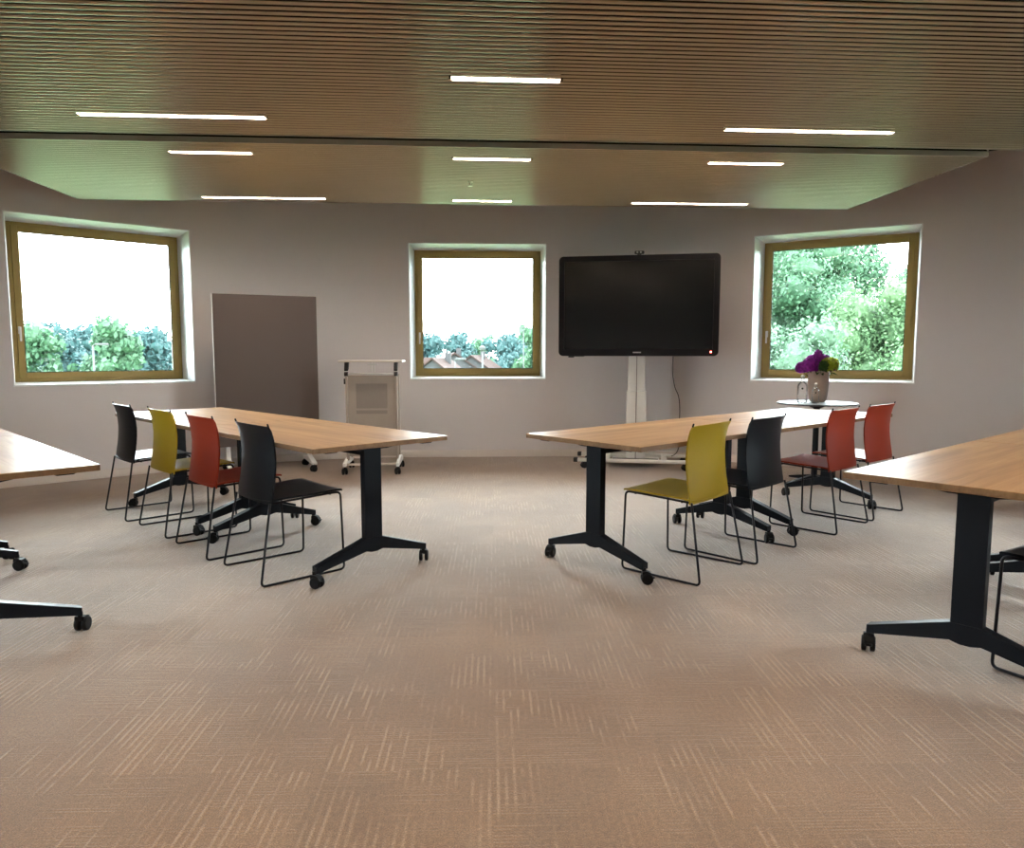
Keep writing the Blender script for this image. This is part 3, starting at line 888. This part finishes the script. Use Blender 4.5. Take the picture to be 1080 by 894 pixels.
vx, vy = 2.87, 6.80
va = thing('flower_vase', 'sand-coloured stoneware vase of purple and lime flowers on the round table', 'vase', (vx, vy, rz_ + .0005))
d = MB(); d.lathe([(.055, 0), (.068, .006), (.078, .03), (.086, .09), (.092, .17), (.094, .285), (.090, .287), (.086, .28), (.084, .17), (.078, .09), (.06, .03), (.001, .025)], 48, caps=False)
d.add([(.055 * math.cos(2 * PI * k / 48), .055 * math.sin(2 * PI * k / 48), 0) for k in range(48)], [tuple(reversed(range(48)))])
d.build('vase_body', M['vase'], va)
def bloom(mb, c, r, n, size, sq=(1, 1, 1)):
    """a flower head: small four-petal florets over a ball"""
    for k in range(n):
        z = 1 - 2 * (k + .5) / n; a = k * 2.399963; q = math.sqrt(1 - z * z)
        nrm = Vector((q * math.cos(a), q * math.sin(a), z))
        if nrm.z < -.6: continue
        p = Vector(c) + Vector((nrm.x * sq[0], nrm.y * sq[1], nrm.z * sq[2])) * r * random.uniform(.88, 1.12)
        t1 = nrm.orthogonal().normalized(); t2 = nrm.cross(t1)
        ph = random.uniform(0, PI)
        for j in range(4):
            b = ph + j * PI / 2
            e = t1 * math.cos(b) + t2 * math.sin(b); g = nrm.cross(e)
            mb.add([p, p + (e * .6 + g * .45) * size + nrm * size * .2, p + e * size + nrm * size * .35, p + (e * .6 - g * .45) * size + nrm * size * .2], [(0, 1, 2, 3)])
stems = MB()
heads = [((-.105, -.04, .335), .072, 'purple', (1, 1, .95)), ((-.045, .03, .375), .062, 'purple', (1, 1, 1)), ((-.02, -.02, .43), .030, 'purple', (1, 1, 1.6)),
         ((.05, .05, .39), .058, 'purple', (1.2, 1, .8)), ((.075, -.055, .345), .075, 'lime', (1, 1, .9)), ((.125, .03, .335), .060, 'darkred', (1, 1, .9)),
         ((-.15, .03, .315), .050, 'purple', (1, 1, 1)), ((.02, -.075, .335), .045, 'leafdark', (1, 1, 1)), ((.02, .11, .35), .06, 'purple', (1, 1, 1))]
for c, r, mn, sq in heads:
    hb = MB(); hb.ico(c, r * .66, 2, .15, sq); bloom(hb, c, r * .95, 95, .023, sq)
    hb.build('flower_head', M[mn], va, fix=False)
    stems.tube([(c[0] * .25, c[1] * .25, .04), (c[0] * .45, c[1] * .45, .22), (c[0], c[1], c[2] - r * .5)], .004, 6)
stems.build('flower_stems', M['leafdark'], va)
lf = MB()
for k in range(26):
    a = random.uniform(0, 2 * PI); r0 = random.uniform(.06, .10); r1 = r0 + random.uniform(.04, .08); z = random.uniform(.27, .34)
    e = Vector((math.cos(a), math.sin(a), 0)); g = Vector((-e.y, e.x, 0))
    p0 = e * r0 + Vector((0, 0, z)); p1 = e * r1 + Vector((0, 0, z - random.uniform(-.01, .03))); m = (p0 + p1) / 2 + Vector((0, 0, .012))
    lf.add([p0, m + g * .018, p1, m - g * .018], [(0, 1, 2, 3)])
lf.build('leaves', M['leafdark'], va, fix=False)

def bottle(loc, s, label, rz):
    t = thing('glass_bottle', label, 'bottle', loc, rz, 'clear stoppered bottles beside the vase')
    d = MB(); d.lathe([(.002 * s, .004), (.040 * s, .004), (.045 * s, .012 * s), (.046 * s, .15 * s), (.040 * s, .175 * s), (.022 * s, .192 * s), (.014 * s, .20 * s), (.0135 * s, .225 * s), (.016 * s, .228 * s), (.016 * s, .233 * s), (.0105 * s, .233 * s)], 32, caps=False)
    d.lathe([(.002 * s, .001), (.042 * s, .001), (.046 * s, .012 * s)], 32, caps=False)
    d.build('bottle_glass', M['clear'], t, fix=False)
    d = MB(); d.lathe([(.009 * s, .222 * s), (.010 * s, .234 * s), (.017 * s, .236 * s), (.019 * s, .247 * s), (.012 * s, .258 * s), (.002 * s, .260 * s)], 20); d.build('stopper', M['stopper'], t)
    d = MB(); d.tube([(0, -.0462 * s, .135 * s), (0, -.0485 * s, .135 * s)], .009 * s, 16); d.build('round_mark', M['gasket'], t)
    return t
bottle((2.655, 6.63, rz_ + .0005), 1.0, 'taller clear glass bottle with white stopper, left on the round table', -.38)
bottle((2.765, 6.60, rz_ + .0005), .72, 'shorter clear glass bottle between the taller one and the vase', -.40)

# ------------------------------------------------------------------ outside
ZG = -6.0
g = MB().add([(-260, -120, ZG), (260, -120, ZG), (260, 340, ZG), (-260, 340, ZG)], [(0, 1, 2, 3)])
g.build('ground', M['lawn'], fix=False, kind='structure')

rng = np.random.default_rng(5)
def leaf_mesh(name, blobs, n, size, mat, core=True):
    """crown: leaf quads scattered over and inside lumpy balls (cx, cy, cz, r)"""
    w = np.array([b[3] ** 2 for b in blobs]); w = w / w.sum()
    idx = rng.choice(len(blobs), n, p=w)
    B = np.array(blobs)[idx]
    d = rng.normal(size=(n, 3)); d /= np.linalg.norm(d, axis=1)[:, None]
    rad = B[:, 3] * (rng.uniform(.50, 1.12, n))
    P = B[:, :3] + d * rad[:, None]
    nr = d + rng.normal(size=(n, 3)) * .55; nr /= np.linalg.norm(nr, axis=1)[:, None]
    t = np.cross(nr, rng.normal(size=(n, 3))); t /= np.linalg.norm(t, axis=1)[:, None]
    b2 = np.cross(nr, t)
    s = size * rng.uniform(.6, 1.4, n)[:, None]
    V = np.stack([P - t * s, P - b2 * s * .6, P + t * s, P + b2 * s * .6], 1).reshape(-1, 3)
    vs = V.tolist(); fs = [(4 * i, 4 * i + 1, 4 * i + 2, 4 * i + 3) for i in range(n)]
    mb = MB(); mb.v = vs; mb.f = fs; mb.sm = [False] * n; mb.mi = [0] * n
    if core:
        for b in blobs: mb.ico(b[:3], b[3] * .62, 2, .28)
    return mb.mesh(name, mat, fix=False)
def crown(h, w, base, k, top=.5):
    """blobs filling a crown of height h, half-width w above base"""
    out = []
    for i in range(k):
        t = rng.uniform(0, 1); z = base + (h - base) * (.12 + .8 * t)
        e = w * math.sqrt(max(.05, 1 - (abs(t - .42) / .62) ** 2)) * (1 - top * max(0, t - .5))
        a = rng.uniform(0, 2 * PI); q = e * math.sqrt(rng.uniform(.05, .75))
        r = w * rng.uniform(.20, .38)
        if i < 7: q = q * .35; z = base + (h - base) * (.10 + .11 * i); r = w * .36
        out.append((q * math.cos(a), q * math.sin(a), min(z, h - r), r))
    return out
def tree(name, label, x, y, h, w, mat, leafsize, n, group, k=16, base=.22, top=.5, me=None, rz=0, thin=False):
    t = thing(name, label, 'tree', (x, y, ZG), rz, group)
    bl = crown(h, w, h * base, k, top)
    if me is None: me = (leaf_mesh('foliage', bl, n, leafsize, mat, not thin), bl)
    o = bpy.data.objects.new('foliage', me[0]); C.objects.link(o); o.parent = t
    tr = MB(); tr.tube([(0, 0, 0), (.03 * w, 0, h * .3), (0, .02 * w, h * .6), (0, 0, h * .85)], [h * .028, h * .022, h * .014, h * .004], 8)
    for b in me[1][:7]:
        z0 = max(h * .25, b[2] - b[3] * 1.2)
        tr.tube([(0, 0, z0 * .85), ((b[0]) * .5, b[1] * .5, (z0 * .85 + b[2]) / 2), b[:3]], [h * .011, h * .007, h * .002], 6)
    tr.build('trunk', M['bark'], t)
    return t, me
# near broadleaf trees outside the right window
G1 = 'trees outside the right window'
tree('broadleaf_tree', 'bright round bushy tree at the lower right of the right window', 17.0, 33.0, 10.6, 4.0, M['leaf_near'], .085, 42000, G1, k=44, base=.1, top=.3)
tree('broadleaf_tree', 'pale green bush-like tree at the lower left of the right window', 9.5, 24.5, 8.8, 3.1, M['leaf_pale'], .07, 36000, G1, k=40, base=.08, top=.3)
tree('broadleaf_tree', 'tall green tree rising to the top left of the right window', 16.4, 42.0, 17.6, 4.6, M['leaf_mid'], .115, 38000, G1, k=46, base=.1, top=.25)
tree('broadleaf_tree', 'tall loose-crowned tree in mid right window, sky showing through', 25.8, 57.0, 17.2, 4.4, M['leaf_mid'], .14, 15000, G1, k=26, base=.12, top=.5, thin=True)
tree('broadleaf_tree', 'darker green tree at the right side of the right window, behind the bright round one', 28.6, 50.0, 13.8, 3.9, M['leaf_mid'], .13, 26000, G1, k=36, base=.1, top=.3)
tree('broadleaf_tree', 'green tree filling the gap low in the middle of the right window', 21.0, 49.5, 12.6, 2.9, M['leaf_mid'], .125, 26000, G1, k=32, base=.06, top=.3)
tree('broadleaf_tree', 'tree beyond the left jamb of the right window', 7.6, 37.0, 13.0, 4.2, M['leaf_mid'], .19, 9000, G1, k=30, base=.08, top=.3)
tree('broadleaf_tree', 'tree beyond the right jamb of the right window', 25.2, 31.5, 11.0, 3.8, M['leaf_near'], .18, 8000, G1, k=30, base=.08, top=.3)
# distant belt of trees behind the left and centre windows: four crowns, copied
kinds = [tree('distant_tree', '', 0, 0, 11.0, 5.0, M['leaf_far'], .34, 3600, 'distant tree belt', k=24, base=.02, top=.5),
         tree('distant_tree', '', 0, 0, 11.6, 4.4, M['leaf_mid'], .34, 3600, 'distant tree belt', k=24, base=.02, top=.4),
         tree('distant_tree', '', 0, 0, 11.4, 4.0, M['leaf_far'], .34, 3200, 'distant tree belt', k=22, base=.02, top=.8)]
belt = []
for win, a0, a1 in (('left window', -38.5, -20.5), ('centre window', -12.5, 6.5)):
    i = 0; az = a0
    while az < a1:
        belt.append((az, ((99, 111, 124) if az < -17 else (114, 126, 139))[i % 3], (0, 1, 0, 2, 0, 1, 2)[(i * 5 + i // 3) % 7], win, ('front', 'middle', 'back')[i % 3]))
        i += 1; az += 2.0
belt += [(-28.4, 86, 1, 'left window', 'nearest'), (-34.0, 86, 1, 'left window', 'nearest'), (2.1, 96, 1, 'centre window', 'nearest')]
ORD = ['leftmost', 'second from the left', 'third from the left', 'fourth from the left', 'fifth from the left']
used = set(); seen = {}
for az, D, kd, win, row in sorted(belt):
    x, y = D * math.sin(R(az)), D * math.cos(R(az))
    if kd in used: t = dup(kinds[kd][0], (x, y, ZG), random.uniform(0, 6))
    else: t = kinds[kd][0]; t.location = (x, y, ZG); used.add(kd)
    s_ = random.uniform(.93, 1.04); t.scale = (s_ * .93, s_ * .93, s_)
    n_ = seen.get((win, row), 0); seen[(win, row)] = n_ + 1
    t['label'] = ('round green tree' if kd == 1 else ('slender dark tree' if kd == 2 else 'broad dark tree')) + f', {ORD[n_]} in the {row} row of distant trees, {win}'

# roofs of houses below the centre window
def house(x, y, wd, dp, eave, ridge, rz, label):
    t = thing('house', label, 'house', (x, y, ZG), rz, 'houses below the centre window')
    d = MB(); d.prism([(-wd / 2, 0), (wd / 2, 0), (wd / 2, eave), (0, ridge - .05), (-wd / 2, eave)], -dp / 2, dp / 2, 'y'); d.build('wall', M['render'], t)
    d = MB()
    for s in (-1, 1):
        k = (ridge - eave) / (wd / 2); ov = .4
        d.prism([(0, ridge), (s * (wd / 2 + ov), eave - k * ov), (s * (wd / 2 + ov), eave - k * ov + .18), (0, ridge + .2)], -dp / 2 - .3, dp / 2 + .3, 'y')
    rf = d.build('roof', M['roof'], t)
    d = MB(); d.box(.3, .9, .5, 1.1, ridge - .5, ridge + .7, .03); d.build('chimney', M['render'], rf)
    for zx, zw, z0, z1 in ((-wd / 4, .5, 1.5, 2.7), (wd / 4, .5, 1.5, 2.7), (0, .4, eave + .1, eave + 1.0)):
        d = MB(); d.box(zx - zw, zx + zw, -dp / 2 - .03, -dp / 2 - .005, z0, z1); d.build('window', M['screen'], t)
    return t
house(-14.3, 104, 7.5, 9, 4.2, 6.5, R(80), 'orange-roofed house at the lower left corner of the centre window')
house(-7.45, 76, 4.6, 7, 4.8, 6.65, R(-8), 'house with a pale gable facing, left of the highest roof')
house(-7.1, 89, 7.6, 8, 4.6, 7.2, R(6), 'house with the highest orange roof in the centre window')
house(-4.9, 104, 7.4, 8, 4.3, 6.85, R(-10), 'orange-roofed house right of the highest roof')

def post(x, y, h, label, kind, arm=0.6, r=.09, rz=0):
    t = thing('lamp_post', label, 'lamp post', (x, y, ZG), rz)
    d = MB(); d.tube([(0, 0, 0), (0, 0, h * .5), (0, 0, h)], [r, r * .8, r * .55], 12); d.cyl(0, 0, 0, .6, r * 1.5, n=12); d.build('pole', M['post'], t)
    d = MB()
    if kind == 'arm':
        d.tube([(0, 0, h - .05), (arm * .4, 0, h + .08), (arm, 0, h + .06)], .05, 8); d.box(arm - .1, arm + .55, -.14, .14, h, h + .14, .03)
    elif kind == 'tee':
        d.box(-.45, .45, -.1, .1, h, h + .09, .02)
    else:
        d.lathe([(.05, h), (.16, h + .03), (.22, h + .22), (.20, h + .26), (.03, h + .36)], 16)
    d.build('lamp_head', M['post'], t)
post(-27.0, 47, 7.75, 'white lamp post with a short arm in the left window', 'arm', .4, .10)
post(-1.95, 48, 7.4, 'thick white lamp post with a round head in the centre window', 'globe', r=.10)
post(-3.75, 48, 6.8, 'low thin post with a side arm, left of the thick post, centre window', 'arm', .15, .06)
post(.95, 60, 9.3, 'tall thin lamp post with a flat T head at the right of the centre window', 'tee', r=.055)
post(-14.6, 62, 6.75, 'short street lamp leaning over the roofs in the centre window', 'arm', .3, .07)
